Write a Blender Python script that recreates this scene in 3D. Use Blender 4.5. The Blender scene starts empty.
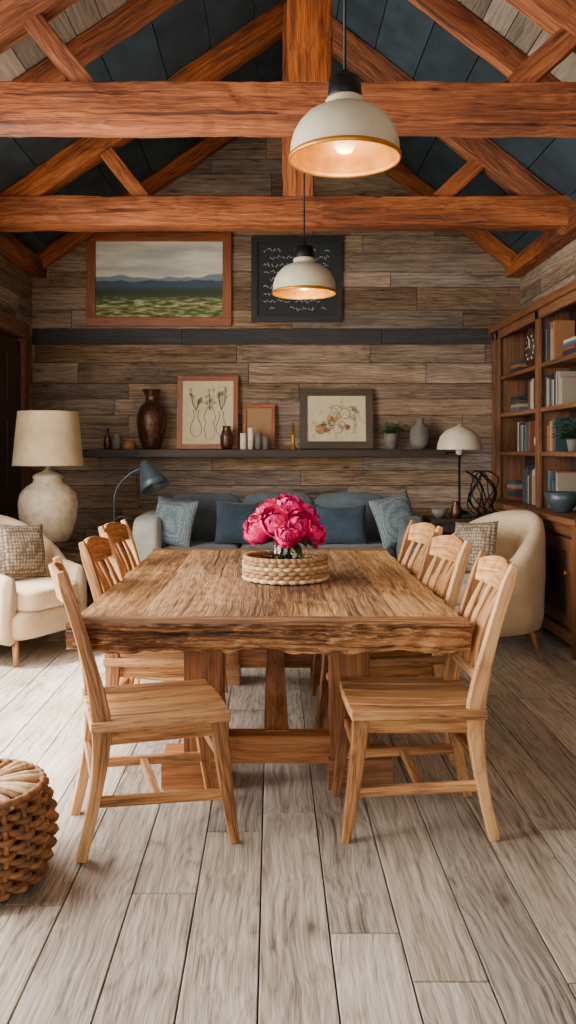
import bpy, math, random
from mathutils import Vector, Matrix, Euler, noise
random.seed(7)
R=random.random
def U(a,b): return a+(b-a)*R()
def lin(c):
    o=[]
    for x in c:
        x=x/255.0
        o.append(x/12.92 if x<=0.04045 else ((x+0.055)/1.055)**2.4)
    return (o[0],o[1],o[2],1.0)

# ------------------------------------------------------------------ materials
def newmat(name):
    m=bpy.data.materials.new(name); m.use_nodes=True
    nt=m.node_tree; return m,nt,nt.nodes["Principled BSDF"]
def N(nt,t,**k):
    n=nt.nodes.new(t)
    for a,b in k.items(): setattr(n,a,b)
    return n
def ramp(nt,stops):
    r=N(nt,'ShaderNodeValToRGB'); e=r.color_ramp.elements
    while len(e)<len(stops): e.new(0.5)
    for i,(p,c) in enumerate(stops): e[i].position=p; e[i].color=c
    return r
def wood(name,dark,mid,light,s=1.0,rough=0.5,tk=0.25,bump=0.25,fine=0.35,knots=0.0,ring=0.5,sat=0.06,broad=0.4,streak=0.5,crack=0.0,rs=1.0):
    m,nt,bs=newmat(name); L=nt.links.new
    at=N(nt,'ShaderNodeAttribute',attribute_name='gc')
    tn=N(nt,'ShaderNodeAttribute',attribute_name='tone')
    # gentle wander of the grain so fibres are not ruler straight
    wn=N(nt,'ShaderNodeTexNoise'); wn.inputs['Scale'].default_value=2.2; wn.inputs['Detail'].default_value=2; L(at.outputs['Vector'],wn.inputs[0])
    wv=N(nt,'ShaderNodeVectorMath',operation='MULTIPLY_ADD'); wv.inputs[1].default_value=(0,.05,.05); L(wn.outputs['Color'],wv.inputs[0]); L(at.outputs['Vector'],wv.inputs[2])
    src=wv.outputs[0]
    def nz(sx,sy,det,dist=0.0):
        mp=N(nt,'ShaderNodeMapping'); mp.inputs['Scale'].default_value=(sx*s,sy*s,sy*s); L(src,mp.inputs[0])
        t=N(nt,'ShaderNodeTexNoise'); t.inputs['Scale'].default_value=1.0; t.inputs['Detail'].default_value=det; t.inputs['Distortion'].default_value=dist; L(mp.outputs[0],t.inputs[0]); return t.outputs[0]
    def mad(a,k,c):
        n=N(nt,'ShaderNodeMath',operation='MULTIPLY_ADD'); n.inputs[1].default_value=k; L(a,n.inputs[0])
        if isinstance(c,float): n.inputs[2].default_value=c
        else: L(c,n.inputs[2])
        return n.outputs[0]
    nb=nz(1.0,3.5,3); ns=nz(1.6,70,4); nf=nz(5,260,2); nr=nz(0.5,3.4*rs,1.2)
    mu=N(nt,'ShaderNodeMath',operation='MULTIPLY'); mu.inputs[1].default_value=80.0; L(nr,mu.inputs[0])
    sn=N(nt,'ShaderNodeMath',operation='SINE'); L(mu.outputs[0],sn.inputs[0])
    ab=N(nt,'ShaderNodeMath',operation='ABSOLUTE'); L(sn.outputs[0],ab.inputs[0])
    pw=N(nt,'ShaderNodeMath',operation='POWER'); pw.inputs[1].default_value=0.4; L(ab.outputs[0],pw.inputs[0])
    c=mad(nb,broad,0.5-0.5*(broad+streak+fine)-0.82*0.16*ring)
    c=mad(ns,streak,c); c=mad(nf,fine,c); c=mad(pw.outputs[0],0.16*ring,c)
    rp=ramp(nt,[(0.30,lin(dark)),(0.5,lin(mid)),(0.68,lin(light))]); L(c,rp.inputs[0])
    mr=N(nt,'ShaderNodeMapRange'); mr.inputs['To Min'].default_value=1-tk; mr.inputs['To Max'].default_value=1+tk; L(tn.outputs['Fac'],mr.inputs[0])
    hs=N(nt,'ShaderNodeHueSaturation'); L(mr.outputs[0],hs.inputs['Value']); L(rp.outputs[0],hs.inputs['Color'])
    ms=N(nt,'ShaderNodeMath',operation='PINGPONG'); ms.inputs[1].default_value=0.17
    L(tn.outputs['Fac'],ms.inputs[0])
    m2=N(nt,'ShaderNodeMapRange'); m2.inputs['From Max'].default_value=0.17; m2.inputs['To Min'].default_value=1-sat; m2.inputs['To Max'].default_value=1+sat; L(ms.outputs[0],m2.inputs[0]); L(m2.outputs[0],hs.inputs['Saturation'])
    out=hs.outputs[0]
    def mulcol(out,fac,kr):
        mx=N(nt,'ShaderNodeMix',data_type='RGBA',blend_type='MULTIPLY'); mx.inputs[0].default_value=fac
        L(out,mx.inputs[6]); L(kr.outputs[0],mx.inputs[7]); return mx.outputs[2]
    if knots>0:
        mk=N(nt,'ShaderNodeMapping'); mk.inputs['Scale'].default_value=(1.8,5.5,5.5); L(src,mk.inputs[0])
        vo=N(nt,'ShaderNodeTexVoronoi'); vo.inputs['Scale'].default_value=1.0; L(mk.outputs[0],vo.inputs[0])
        kr=ramp(nt,[(0.03,(0.10,0.06,0.04,1)),(0.09,(.75,.7,.65,1)),(0.2,(1,1,1,1))]); L(vo.outputs['Distance'],kr.inputs[0])
        out=mulcol(out,knots,kr)
    if crack>0:
        nc=nz(0.9,22,2)
        cr=ramp(nt,[(0.31,(0.08,0.05,0.035,1)),(0.35,(1,1,1,1))]); L(nc,cr.inputs[0]); out=mulcol(out,crack,cr)
    L(out,bs.inputs['Base Color'])
    rr=N(nt,'ShaderNodeMapRange'); rr.inputs['To Min'].default_value=rough+0.15; rr.inputs['To Max'].default_value=rough-0.15; L(c,rr.inputs[0]); L(rr.outputs[0],bs.inputs['Roughness'])
    bp=N(nt,'ShaderNodeBump'); bp.inputs['Strength'].default_value=bump; bp.inputs['Distance'].default_value=0.01; L(c,bp.inputs['Height']); L(bp.outputs[0],bs.inputs['Normal'])
    return m
def fabric(name,c1,c2,scale=90,bump=0.3,rough=0.95,big=0.0):
    m,nt,bs=newmat(name); L=nt.links.new
    at=N(nt,'ShaderNodeAttribute',attribute_name='gc')
    n1=N(nt,'ShaderNodeTexNoise'); n1.inputs['Scale'].default_value=scale; n1.inputs['Detail'].default_value=4; L(at.outputs['Vector'],n1.inputs[0])
    n2=N(nt,'ShaderNodeTexNoise'); n2.inputs['Scale'].default_value=6; n2.inputs['Detail'].default_value=3; L(at.outputs['Vector'],n2.inputs[0])
    mx=N(nt,'ShaderNodeMath',operation='MULTIPLY_ADD'); mx.inputs[1].default_value=0.6; L(n2.outputs[0],mx.inputs[0])
    h=N(nt,'ShaderNodeMath',operation='MULTIPLY'); h.inputs[1].default_value=0.5; L(n1.outputs[0],h.inputs[0]); L(h.outputs[0],mx.inputs[2])
    rp=ramp(nt,[(0.4,lin(c1)),(0.68,lin(c2))]); L(mx.outputs[0],rp.inputs[0]); L(rp.outputs[0],bs.inputs['Base Color'])
    bs.inputs['Roughness'].default_value=rough
    bs.inputs['Sheen Weight'].default_value=0.15
    bp=N(nt,'ShaderNodeBump'); bp.inputs['Strength'].default_value=bump; bp.inputs['Distance'].default_value=0.01; L(n1.outputs[0],bp.inputs['Height']); L(bp.outputs[0],bs.inputs['Normal'])
    return m
def knit(name,c1,c2,sc=70):
    m,nt,bs=newmat(name); L=nt.links.new
    at=N(nt,'ShaderNodeAttribute',attribute_name='gc')
    vo=N(nt,'ShaderNodeTexVoronoi'); vo.inputs['Scale'].default_value=sc; vo.inputs['Randomness'].default_value=0.25; L(at.outputs['Vector'],vo.inputs[0])
    rp=ramp(nt,[(0.25,lin(c2)),(0.6,lin(c1))]); L(vo.outputs['Distance'],rp.inputs[0]); L(rp.outputs[0],bs.inputs['Base Color'])
    bs.inputs['Roughness'].default_value=0.95
    bp=N(nt,'ShaderNodeBump'); bp.invert=True; bp.inputs['Strength'].default_value=0.7; bp.inputs['Distance'].default_value=0.01; L(vo.outputs['Distance'],bp.inputs['Height']); L(bp.outputs[0],bs.inputs['Normal'])
    return m
def plain(name,c,rough=0.5,metal=0.0,var=0.12,bump=0.0,scale=14,emit=0,trans=0,tone=0):
    m,nt,bs=newmat(name); L=nt.links.new
    at=N(nt,'ShaderNodeAttribute',attribute_name='gc')
    n1=N(nt,'ShaderNodeTexNoise'); n1.inputs['Scale'].default_value=scale; n1.inputs['Detail'].default_value=5; L(at.outputs['Vector'],n1.inputs[0])
    a=lin(c); d=tuple(x*(1-var) for x in a[:3])+(1,); l=tuple(min(1,x*(1+var)) for x in a[:3])+(1,)
    rp=ramp(nt,[(0.35,d),(0.65,l)]); L(n1.outputs[0],rp.inputs[0])
    o=rp.outputs[0]
    if tone:
        tn=N(nt,'ShaderNodeAttribute',attribute_name='tone')
        mr=N(nt,'ShaderNodeMapRange'); mr.inputs['To Min'].default_value=1-tone; mr.inputs['To Max'].default_value=1+tone; L(tn.outputs['Fac'],mr.inputs[0])
        hs=N(nt,'ShaderNodeHueSaturation'); L(mr.outputs[0],hs.inputs['Value']); L(o,hs.inputs['Color']); o=hs.outputs[0]
    L(o,bs.inputs['Base Color'])
    bs.inputs['Roughness'].default_value=rough; bs.inputs['Metallic'].default_value=metal
    if trans: bs.inputs['Transmission Weight'].default_value=trans
    if emit:
        L(o,bs.inputs['Emission Color']); bs.inputs['Emission Strength'].default_value=emit
    if bump:
        bp=N(nt,'ShaderNodeBump'); bp.inputs['Strength'].default_value=bump; bp.inputs['Distance'].default_value=0.01; L(n1.outputs[0],bp.inputs['Height']); L(bp.outputs[0],bs.inputs['Normal'])
    return m
def multi(name,cols,rough=0.6):
    m,nt,bs=newmat(name); L=nt.links.new
    tn=N(nt,'ShaderNodeAttribute',attribute_name='tone')
    rp=ramp(nt,[(i/len(cols),lin(c)) for i,c in enumerate(cols)]); rp.color_ramp.interpolation='CONSTANT'
    L(tn.outputs['Fac'],rp.inputs[0]); L(rp.outputs[0],bs.inputs['Base Color']); bs.inputs['Roughness'].default_value=rough
    return m

# ------------------------------------------------------------------ mesh builder
class B:
    def __init__(s): s.v=[];s.f=[];s.m=[];s.t=[];s.g=[];s.sm=[]
    def add(s,vs,fs,mat=0,M=None,tone=None,gc=None,smooth=False):
        o=len(s.v); M=M or Matrix.Identity(4)
        if tone is None: tone=R()
        off=Vector((U(-20,20),U(-20,20),U(-20,20)))
        if gc is None: gc=vs
        for p in vs: s.v.append(M@Vector(p))
        for p in gc: s.g.append(Vector(p)+off)
        for q in fs: s.f.append(tuple(i+o for i in q)); s.m.append(mat); s.t.append(tone); s.sm.append(smooth)
    def box(s,size,loc,rot=(0,0,0),mat=0,M=None,tone=None,grain=None):
        x,y,z=[a/2 for a in size]
        vs=[Vector((a,b,c)) for a in(-x,x) for b in(-y,y) for c in(-z,z)]
        fs=[(0,1,3,2),(4,6,7,5),(0,4,5,1),(2,3,7,6),(0,2,6,4),(1,5,7,3)]
        if grain is None: grain=max(range(3),key=lambda i:size[i])
        gc=[Vector((p[grain],p[(grain+1)%3],p[(grain+2)%3])) for p in vs]
        T=Matrix.Translation(loc)@Euler(rot).to_matrix().to_4x4()
        s.add(vs,fs,mat,(M@T) if M else T,tone,gc)
    def beam(s,p0,p1,w,h,mat=0,up=(0,0,1),tone=None):
        p0=Vector(p0);p1=Vector(p1);x=(p1-p0);Ln=x.length;x.normalize()
        y=Vector(up).cross(x);y.normalize();z=x.cross(y)
        T=Matrix((x,y,z)).transposed().to_4x4();T.translation=(p0+p1)/2
        s.box((Ln,w,h),(0,0,0),mat=mat,M=T,tone=tone,grain=0)
    def grid(s,size,n,fn=None,mat=0,M=None,tone=None,smooth=True,grain=0):
        idx={};vs=[];fs=[]
        def vid(i,j,k):
            if (i,j,k) not in idx:
                idx[(i,j,k)]=len(vs); vs.append(Vector((2*i/n[0]-1,2*j/n[1]-1,2*k/n[2]-1)))
            return idx[(i,j,k)]
        for ax in range(3):
            a,b=(ax+1)%3,(ax+2)%3
            for side in (0,n[ax]):
                for p in range(n[a]):
                    for q in range(n[b]):
                        c=[]
                        for dp,dq in((0,0),(1,0),(1,1),(0,1)):
                            w=[0,0,0];w[ax]=side;w[a]=p+dp;w[b]=q+dq;c.append(vid(*w))
                        fs.append(tuple(c) if side else tuple(c[::-1]))
        h=[a/2 for a in size]
        out=[]
        for p in vs:
            q=fn(p) if fn else p
            out.append(Vector((q[0]*h[0],q[1]*h[1],q[2]*h[2])))
        gc=[Vector((p[grain],p[(grain+1)%3],p[(grain+2)%3])) for p in out]
        s.add(out,fs,mat,M,tone,gc,smooth)
    def soft(s,size,loc,rot=(0,0,0),mat=0,p=6,n=10,M=None,wob=0.0):
        def fn(v):
            k=(abs(v[0])**p+abs(v[1])**p+abs(v[2])**p)**(1.0/p)
            q=Vector(v)/k
            if wob: q=q*(1+wob*noise.noise(q*2.2+Vector(loc)*3))
            return q
        T=Matrix.Translation(loc)@Euler(rot).to_matrix().to_4x4()
        s.grid(size,(n,n,n),fn,mat,(M@T) if M else T)
    def pillow(s,w,h,t,loc,rot=(0,0,0),mat=0,M=None,n=14):
        sd=Vector((U(0,9),U(0,9),U(0,9)))
        def fn(v):
            x,y,z=v
            e=((1-min(1,abs(x))**2.6)*(1-min(1,abs(z))**2.6))
            e=max(e,0)**0.45
            px=x*(1-0.07*(1-abs(z)**2)*abs(x)); pz=z*(1-0.07*(1-abs(x)**2)*abs(z))
            w_=1+0.18*noise.noise(Vector((x*1.6,y,z*1.6))+sd)
            return (px,y*max(e,0.04)*w_,pz)
        T=Matrix.Translation(loc)@Euler(rot).to_matrix().to_4x4()
        s.grid((w,t,h),(n,2,n),fn,mat,(M@T) if M else T)
    def sweep(s,path,sizes,side=(0,1,0),mat=0,tone=None,M=None,smooth=False):
        path=[Vector(p) for p in path]; n=len(path)
        if not isinstance(sizes,list): sizes=[sizes]*n
        vs=[];gc=[];fs=[];L=0
        for i,p in enumerate(path):
            t=(path[min(i+1,n-1)]-path[max(i-1,0)]).normalized()
            a=Vector(side); a=(a-t*a.dot(t)).normalized(); b=t.cross(a)
            if i: L+=(p-path[i-1]).length
            w,h=sizes[i][0]/2,sizes[i][1]/2
            for sx,sy in((-1,-1),(1,-1),(1,1),(-1,1)):
                vs.append(p+a*w*sx+b*h*sy); gc.append(Vector((L,w*sx,h*sy)))
        for i in range(n-1):
            for k in range(4):
                k2=(k+1)%4; fs.append((i*4+k,i*4+k2,i*4+4+k2,i*4+4+k))
        fs.append((3,2,1,0)); e=(n-1)*4; fs.append((e,e+1,e+2,e+3))
        s.add(vs,fs,mat,M,tone,gc,smooth)
    def tube(s,path,rad,seg=8,mat=0,closed=False,tone=None,M=None):
        path=[Vector(p) for p in path]; n=len(path)
        if not isinstance(rad,list): rad=[rad]*n
        vs=[];gc=[];fs=[];L=0; ref=Vector((0,0,1)); a=None
        for i,p in enumerate(path):
            if closed: t=(path[(i+1)%n]-path[i-1]).normalized()
            else: t=(path[min(i+1,n-1)]-path[max(i-1,0)]).normalized()
            if a is None or closed:
                r=ref if abs(t.z)<0.9 else Vector((1,0,0)); a=(r-t*r.dot(t)).normalized()
            else: a=(a-t*a.dot(t)).normalized()
            b=t.cross(a)
            if i: L+=(p-path[i-1]).length
            for k in range(seg):
                an=2*math.pi*k/seg; q=(a*math.cos(an)+b*math.sin(an))*rad[i]
                vs.append(p+q); gc.append(Vector((L,q.dot(a),q.dot(b))))
        for i in range(n if closed else n-1):
            j=(i+1)%n
            for k in range(seg):
                k2=(k+1)%seg; fs.append((i*seg+k,i*seg+k2,j*seg+k2,j*seg+k))
        if not closed:
            fs.append(tuple(range(seg))[::-1]); e=(n-1)*seg; fs.append(tuple(range(e,e+seg)))
        s.add(vs,fs,mat,M,tone,gc,True)
    def lathe(s,prof,seg=32,mat=0,loc=(0,0,0),tone=None,M=None,smooth=True,ax=None):
        vs=[];fs=[];n=len(prof)
        for r,z in prof:
            for k in range(seg):
                an=2*math.pi*k/seg; vs.append(Vector((max(r,1e-4)*math.cos(an),max(r,1e-4)*math.sin(an),z)))
        for i in range(n-1):
            for k in range(seg):
                k2=(k+1)%seg; fs.append((i*seg+k,i*seg+k2,(i+1)*seg+k2,(i+1)*seg+k))
        T=Matrix.Translation(loc)
        if ax is not None: T=T@Euler(ax).to_matrix().to_4x4()
        s.add(vs,fs,mat,(M@T) if M else T,tone,None,smooth)
    def build(s,name,mats,bevel=0,seg=2,loc=None,rotz=0,subsurf=0,fix=False):
        me=bpy.data.meshes.new(name); me.from_pydata([tuple(v) for v in s.v],[],s.f)
        for m in mats: me.materials.append(m)
        me.polygons.foreach_set('material_index',s.m); me.polygons.foreach_set('use_smooth',s.sm)
        a=me.attributes.new('tone','FLOAT','FACE'); a.data.foreach_set('value',s.t)
        g=me.attributes.new('gc','FLOAT_VECTOR','POINT'); g.data.foreach_set('vector',[c for v in s.g for c in v])
        me.update()
        ob=bpy.data.objects.new(name,me); bpy.context.scene.collection.objects.link(ob)
        if bevel:
            md=ob.modifiers.new('bevel','BEVEL'); md.width=bevel; md.segments=seg; md.limit_method='ANGLE'; md.angle_limit=math.radians(50)
        if subsurf:
            md=ob.modifiers.new('sub','SUBSURF'); md.levels=subsurf; md.render_levels=subsurf
        if loc: ob.location=loc
        ob.rotation_euler[2]=rotz
        return ob
def dup(ob,name,loc,rotz):
    o=ob.copy(); o.name=name; o.location=loc; o.rotation_euler=(0,0,rotz); bpy.context.scene.collection.objects.link(o); return o

# ------------------------------------------------------------------ palette
M_floor=wood('oak_floor',(92,82,72),(168,156,142),(208,198,184),s=1.0,rough=0.48,tk=0.18,bump=0.2,fine=0.5,knots=0.7,ring=0.75,broad=0.35,streak=0.45,sat=.15,rs=1.5,crack=.25)
M_sub=plain('subfloor_dark',(20,17,15),0.9)
M_wall=wood('weathered_wall_boards',(58,45,35),(122,100,79),(162,138,114),s=0.9,rough=0.85,tk=0.34,bump=0.4,fine=0.55,knots=0.8,broad=0.5,streak=0.45,ring=0.5,sat=0.22,crack=.5)
M_wallD=wood('charcoal_wall_board',(26,25,26),(44,42,42),(60,56,54),s=0.9,rough=0.7,tk=0.1)
M_beam=wood('beam_timber',(54,24,8),(134,68,26),(184,106,52),s=0.8,rough=0.75,tk=0.10,bump=0.6,fine=0.5,knots=0.9,broad=0.6,streak=.5,ring=0.6,crack=.8)
M_ceil=wood('ceiling_boards',(88,76,64),(134,120,102),(164,148,130),s=0.9,rough=0.8,tk=0.25,crack=.4)
M_teal=plain('slate_roof_panel',(42,58,66),0.8,var=0.3,bump=0.2,scale=5,tone=0.2)
M_table=wood('table_oak',(70,40,20),(152,108,66),(206,160,112),s=0.8,rough=0.6,tk=0.14,bump=0.6,fine=0.6,knots=0.9,broad=0.7,streak=.55,ring=0.7,sat=0.08,crack=.75)
M_tableS=wood('table_live_edge',(50,28,14),(116,74,42),(186,134,86),s=1.0,rough=0.7,tk=0.08,bump=0.8,fine=0.6,knots=0.8,broad=0.9,streak=.8,ring=1.0,sat=0.05,crack=.8)
M_tableE=wood('table_base_oak',(84,46,20),(150,96,54),(186,132,82),s=0.8,rough=0.6,tk=0.1,bump=0.3,knots=0.5,ring=.7,crack=.4)
M_chair=wood('chair_ash',(110,66,32),(184,128,74),(220,170,112),s=1.2,rough=0.58,tk=0.12,bump=0.2,fine=0.45,knots=0.6,broad=0.8,ring=.8,sat=0.05)
M_shelfW=wood('bookcase_wood',(60,32,14),(108,66,36),(138,90,54),s=1,rough=0.55,tk=0.10)
M_dark=wood('dark_walnut',(26,18,13),(46,32,23),(64,46,34),s=1,rough=0.55,tk=0.12)
M_frame=wood('frame_cherry',(92,40,12),(142,72,28),(172,98,48),s=2,rough=0.45,tk=0.06,sat=0.02)
M_black=plain('blackened_metal',(26,26,28),0.45,0.6)
M_frameK=wood('frame_ebony',(18,16,15),(32,28,26),(50,44,40),s=2,rough=0.5,tk=0.1)
M_frameD=wood('frame_dark',(38,27,20),(64,46,32),(92,70,50),s=2,rough=0.5,tk=0.1)
M_cream=fabric('cream_upholstery',(184,158,124),(214,190,156),120,0.25)
M_sofa=fabric('slate_blue_upholstery',(58,68,74),(90,100,106),110,0.25)
M_sofaA=fabric('pale_grey_upholstery',(160,158,150),(194,190,182),110,0.25)
M_pilD=fabric('navy_cushion',(28,42,54),(48,64,78),80,0.3)
M_pilL=knit('blue_grey_knit',(88,104,112),(138,150,156),60)
M_pilG=knit('taupe_knit',(96,84,70),(168,148,124),42)
M_shade=fabric('linen_shade',(160,136,102),(188,166,132),160,0.2)
M_ceram=plain('crackled_ceramic',(182,164,138),0.6,var=0.18,bump=0.35,scale=22)
M_enam=plain('ivory_enamel',(200,190,166),0.32,var=0.05)
M_gold=plain('aged_brass',(176,116,30),0.42,0.55,var=0.25,scale=12)
M_bulb=plain('bulb_frosted',(255,226,170),0.4,emit=1.6)
M_grey=plain('grey_lamp_metal',(66,76,84),0.4,0.3)
M_bronze=plain('hammered_bronze',(84,56,42),0.35,0.6,var=0.35,bump=0.6,scale=30)
M_paper=plain('aged_paper',(206,188,150),0.8,var=0.08,scale=4)
M_ink=plain('sepia_ink',(84,58,38),0.8)
M_chalk=plain('chalk',(180,180,174),0.9)
M_board=plain('chalkboard',(30,35,39),0.7,var=0.25)
M_wick=plain('wicker',(128,84,46),0.7,var=0.35,bump=0.4,scale=40,tone=0.35)
M_wickL=plain('pale_rope',(206,178,136),0.75,var=0.25,bump=0.5,scale=50,tone=0.2)
M_tray=plain('tray_rope',(160,122,82),0.75,var=0.3,bump=0.5,scale=50,tone=0.2)
M_wickD=plain('wicker_core',(40,25,16),0.9)
M_petal=plain('peony_petal',(236,8,118),0.55,var=0.3,scale=9,tone=0.4)
M_leaf=plain('leaf_green',(42,74,30),0.5,var=0.3,scale=12,tone=0.4)
M_glass=plain('clear_glass',(235,245,240),0.03,trans=1.0,var=0)
M_books=multi('book_cloth',[(40,62,66),(140,128,110),(34,36,40),(112,56,40),(168,156,134),(50,84,92),(70,60,50),(28,44,60),(140,92,52),(80,86,84)])
M_candle=plain('wax',(216,206,184),0.5)
M_pot=plain('stoneware_grey',(104,98,90),0.7,var=0.2,bump=0.2)
M_fruit=plain('painted_fruit',(170,120,70),0.8,var=0.4,scale=20,tone=0.4)

# ------------------------------------------------------------------ room constants (metres)
XL,XR,YB,YF=-2.31,2.39,8.2,-1.6
ZE=3.19; XA,ZA=0.2,4.9
sL=(ZA-ZE)/(XA-XL); sR=(ZA-ZE)/(XR-XA)
def roof(x): return ZE+sL*(x-XL) if x<XA else ZE+sR*(XR-x)

# floor
b=B(); x=XL-0.1; 
b.box((XR-XL+0.3,YB-YF+0.3,0.05),((XL+XR)/2,(YB+YF)/2,-0.045),mat=1)
x=-2.435
while x<XR+0.1:
    w=0.2; y=YF-U(0.1,1.4)
    while y<YB+0.1:
        L=U(1.0,1.9)
        y0=max(y,YF-0.1); y1=min(y+L,YB+0.1)
        if y1>y0+0.02: b.box((w-0.005,y1-y0-0.006,0.02),(x+w/2,(y0+y1)/2,-0.01),mat=0,grain=1)
        y+=L
    x+=w
b.build('floor',[M_floor,M_sub],0.0015,1)

def plank_wall(name,axis,const,out,u0,u1,topf,openings=(),dark_rows=(),rowh=0.155,zt=ZE):
    b=B(); z=0; r=0; th=0.03
    def put(ua,ub,uc,ud,za,zb,mat,tone):
        vs=[]
        th_=th; rec=U(0,.008)*out
        for dep in (rec,out*th_):
            for (u,zz) in ((ua,za),(ub,za),(ud,zb),(uc,zb)):
                vs.append((u,const+dep,zz) if axis=='y' else (const+dep,u,zz))
        fs=[(0,1,2,3),(7,6,5,4),(0,4,5,1),(1,5,6,2),(2,6,7,3),(3,7,4,0)]
        gc=[Vector((u[0] if axis=='y' else u[1],u[2],0)) for u in vs]
        b.add(vs,fs,mat,None,tone,gc)
    while z<zt:
        h=rowh*U(0.9,1.5) if not openings else rowh
        for (dz0,dz1) in dark_rows:
            if z<dz0<z+h+0.05: h=dz0-z
            if abs(z-dz0)<1e-4: h=dz1-dz0
        z1=min(z+h,zt); mat=0
        for (dz0,dz1) in dark_rows:
            if abs(z-dz0)<1e-4: mat=1
        a0,a1=(u0,u1) if topf is None else topf(z); c0,c1=(u0,u1) if topf is None else topf(z1-1e-4)
        if a1-a0>0.05:
            u=u0-U(0,1.5)
            while u<u1:
                L=U(0.7,2.2); ue=u+L
                segs=[(u,ue)]
                for (oa,ob,oz0,oz1) in openings:
                    if z1>oz0+0.01 and z<oz1-0.01:
                        ns=[]
                        for (p,q) in segs:
                            if q<=oa or p>=ob: ns.append((p,q)); continue
                            if p<oa: ns.append((p,oa))
                            if q>ob: ns.append((ob,q))
                        segs=ns
                for (p,q) in segs:
                    pa,qa=max(p,a0),min(q,a1); pc,qc=max(p,c0),min(q,c1)
                    if qa-pa>0.01:
                        if qc<pc: pc=qc=min(max((pc+qc)/2,pa),qa)
                        put(pa+0.003,qa-0.003,pc+0.003,qc-0.003,z+0.003,z1-0.003,mat,R())
                u=ue
        z=z1; r+=1
    return b
def gab(z):
    if z<=ZE: return XL-0.05,XR+0.05
    return XL+(z-ZE)/sL, XR-(z-ZE)/sR
b=plank_wall('wall_back','y',YB,1,XL-0.05,XR+0.05,gab,dark_rows=[(2.40,2.55)],zt=ZA)
b.add([(XL-.1,YB+.035,-.05),(XR+.1,YB+.035,-.05),(XR+.1,YB+.035,ZE),(XA,YB+.035,ZA+.05),(XL-.1,YB+.035,ZE)],[(0,1,2,3,4)],2)
b.build('wall_back',[M_wall,M_wallD,M_sub])
W1=(1.6,5.6,0.31,2.635)
b=plank_wall('wall_left','x',XL,-1,YF,YB+.03,None,openings=[W1])
b.build('wall_left',[M_wall])
b=plank_wall('wall_right','x',XR,1,YF,YB+.03,None)
b.box((0.05,YB-YF,ZE),(XR+0.06,(YB+YF)/2,ZE/2),mat=0)
b.build('wall_right',[M_wall])
W2=(-1.7,1.9,0.62,3.1)
b=plank_wall('wall_front','y',YF,-1,XL-0.05,XR+0.05,gab,openings=[W2],zt=ZA)
b.build('wall_front',[M_wall])
def window(name,axis,const,W):
    b=B(); a0,a1,z0,z1=W
    def bar(ua,ub,za,zb,t=0.09):
        if axis=='x': b.box((t,ub-ua,zb-za),(const,(ua+ub)/2,(za+zb)/2))
        else: b.box((ub-ua,t,zb-za),((ua+ub)/2,const,(za+zb)/2))
    bar(a0,a1,z0,z0+.07);bar(a0,a1,z1-.07,z1);bar(a0,a0+.07,z0,z1);bar(a1-.07,a1,z0,z1)
    n=3
    for i in range(1,n): 
        u=a0+(a1-a0)*i/n; bar(u-.025,u+.025,z0,z1,.05)
    bar(a0,a1,(z0+z1)/2-.015,(z0+z1)/2+.015,.04)
    b.build(name,[M_shelfW],0.004)
window('window_1','x',XL-.02,W1); window('window_2','y',YF-.02,W2)

# ceiling boards
b=B()
for side in (-1,1):
    e=Vector((XL-.15,0,ZE-.15*sL)) if side<0 else Vector((XR+.15,0,ZE-.15*sR))
    a=Vector((XA,0,ZA)); d=(a-e); n=17; L=d.length; dn=d.normalized()
    nor=Vector((0,1,0)).cross(dn) if side>0 else dn.cross(Vector((0,1,0)))
    if nor.z<0: nor=-nor
    for i in range(n):
        c=e+d*((i+.5)/n)+nor*0.015
        for (y0,y1,mt) in ((YF-.1,2.0,0),(2.0,5.45,0)):
            b.beam((c.x,y0,c.z),(c.x,y1,c.z),L/n-.006,0.03,mat=mt,up=nor)
    for i in range(8):
        c=e+d*((i+.5)/8)+nor*0.015
        b.beam((c.x,5.45,c.z),(c.x,YB+.08,c.z),L/8-.008,0.03,mat=1,up=nor)
    c=e+d*.5+nor*.05
    b.beam((c.x,YF-.1,c.z),(c.x,YB+.1,c.z),L+.1,0.03,mat=2,up=nor)
b.build('ceiling',[M_ceil,M_teal,M_sub])

def rbeam(b,p0,p1,w,h,up=(0,0,1),n=40):
    p0=Vector(p0);p1=Vector(p1);x=(p1-p0);Ln=x.length;x.normalize()
    y=Vector(up).cross(x);y.normalize();z=x.cross(y)
    T=Matrix((x,y,z)).transposed().to_4x4();T.translation=(p0+p1)/2
    sd=Vector((U(0,50),U(0,50),U(0,50)))
    def fn(v):
        q=Vector((v[0]*Ln*1.6,v[1]*.8,v[2]*.8))+sd
        k=1+.07*noise.noise(q)+.05*noise.noise(q*4)
        rr=1-.07*(abs(v[1])>.99 and abs(v[2])>.99)
        return (v[0],v[1]*k*rr,v[2]*k*rr)
    b.grid((Ln,w,h),(n,3,3),fn,0,T,smooth=False)
def rafters(b,y,w,h):
    for side in (-1,1):
        e=Vector((XL,y,ZE)) if side<0 else Vector((XR,y,ZE)); a=Vector((XA,y,ZA))
        d=(a-e).normalized(); nor=Vector((-d.z,0,d.x)); 
        if nor.z<0: nor=-nor
        rbeam(b,e-nor*h*.5+d*.02,a-nor*h*.5-d*.0,w,h*.98,up=nor,n=30)
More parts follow.
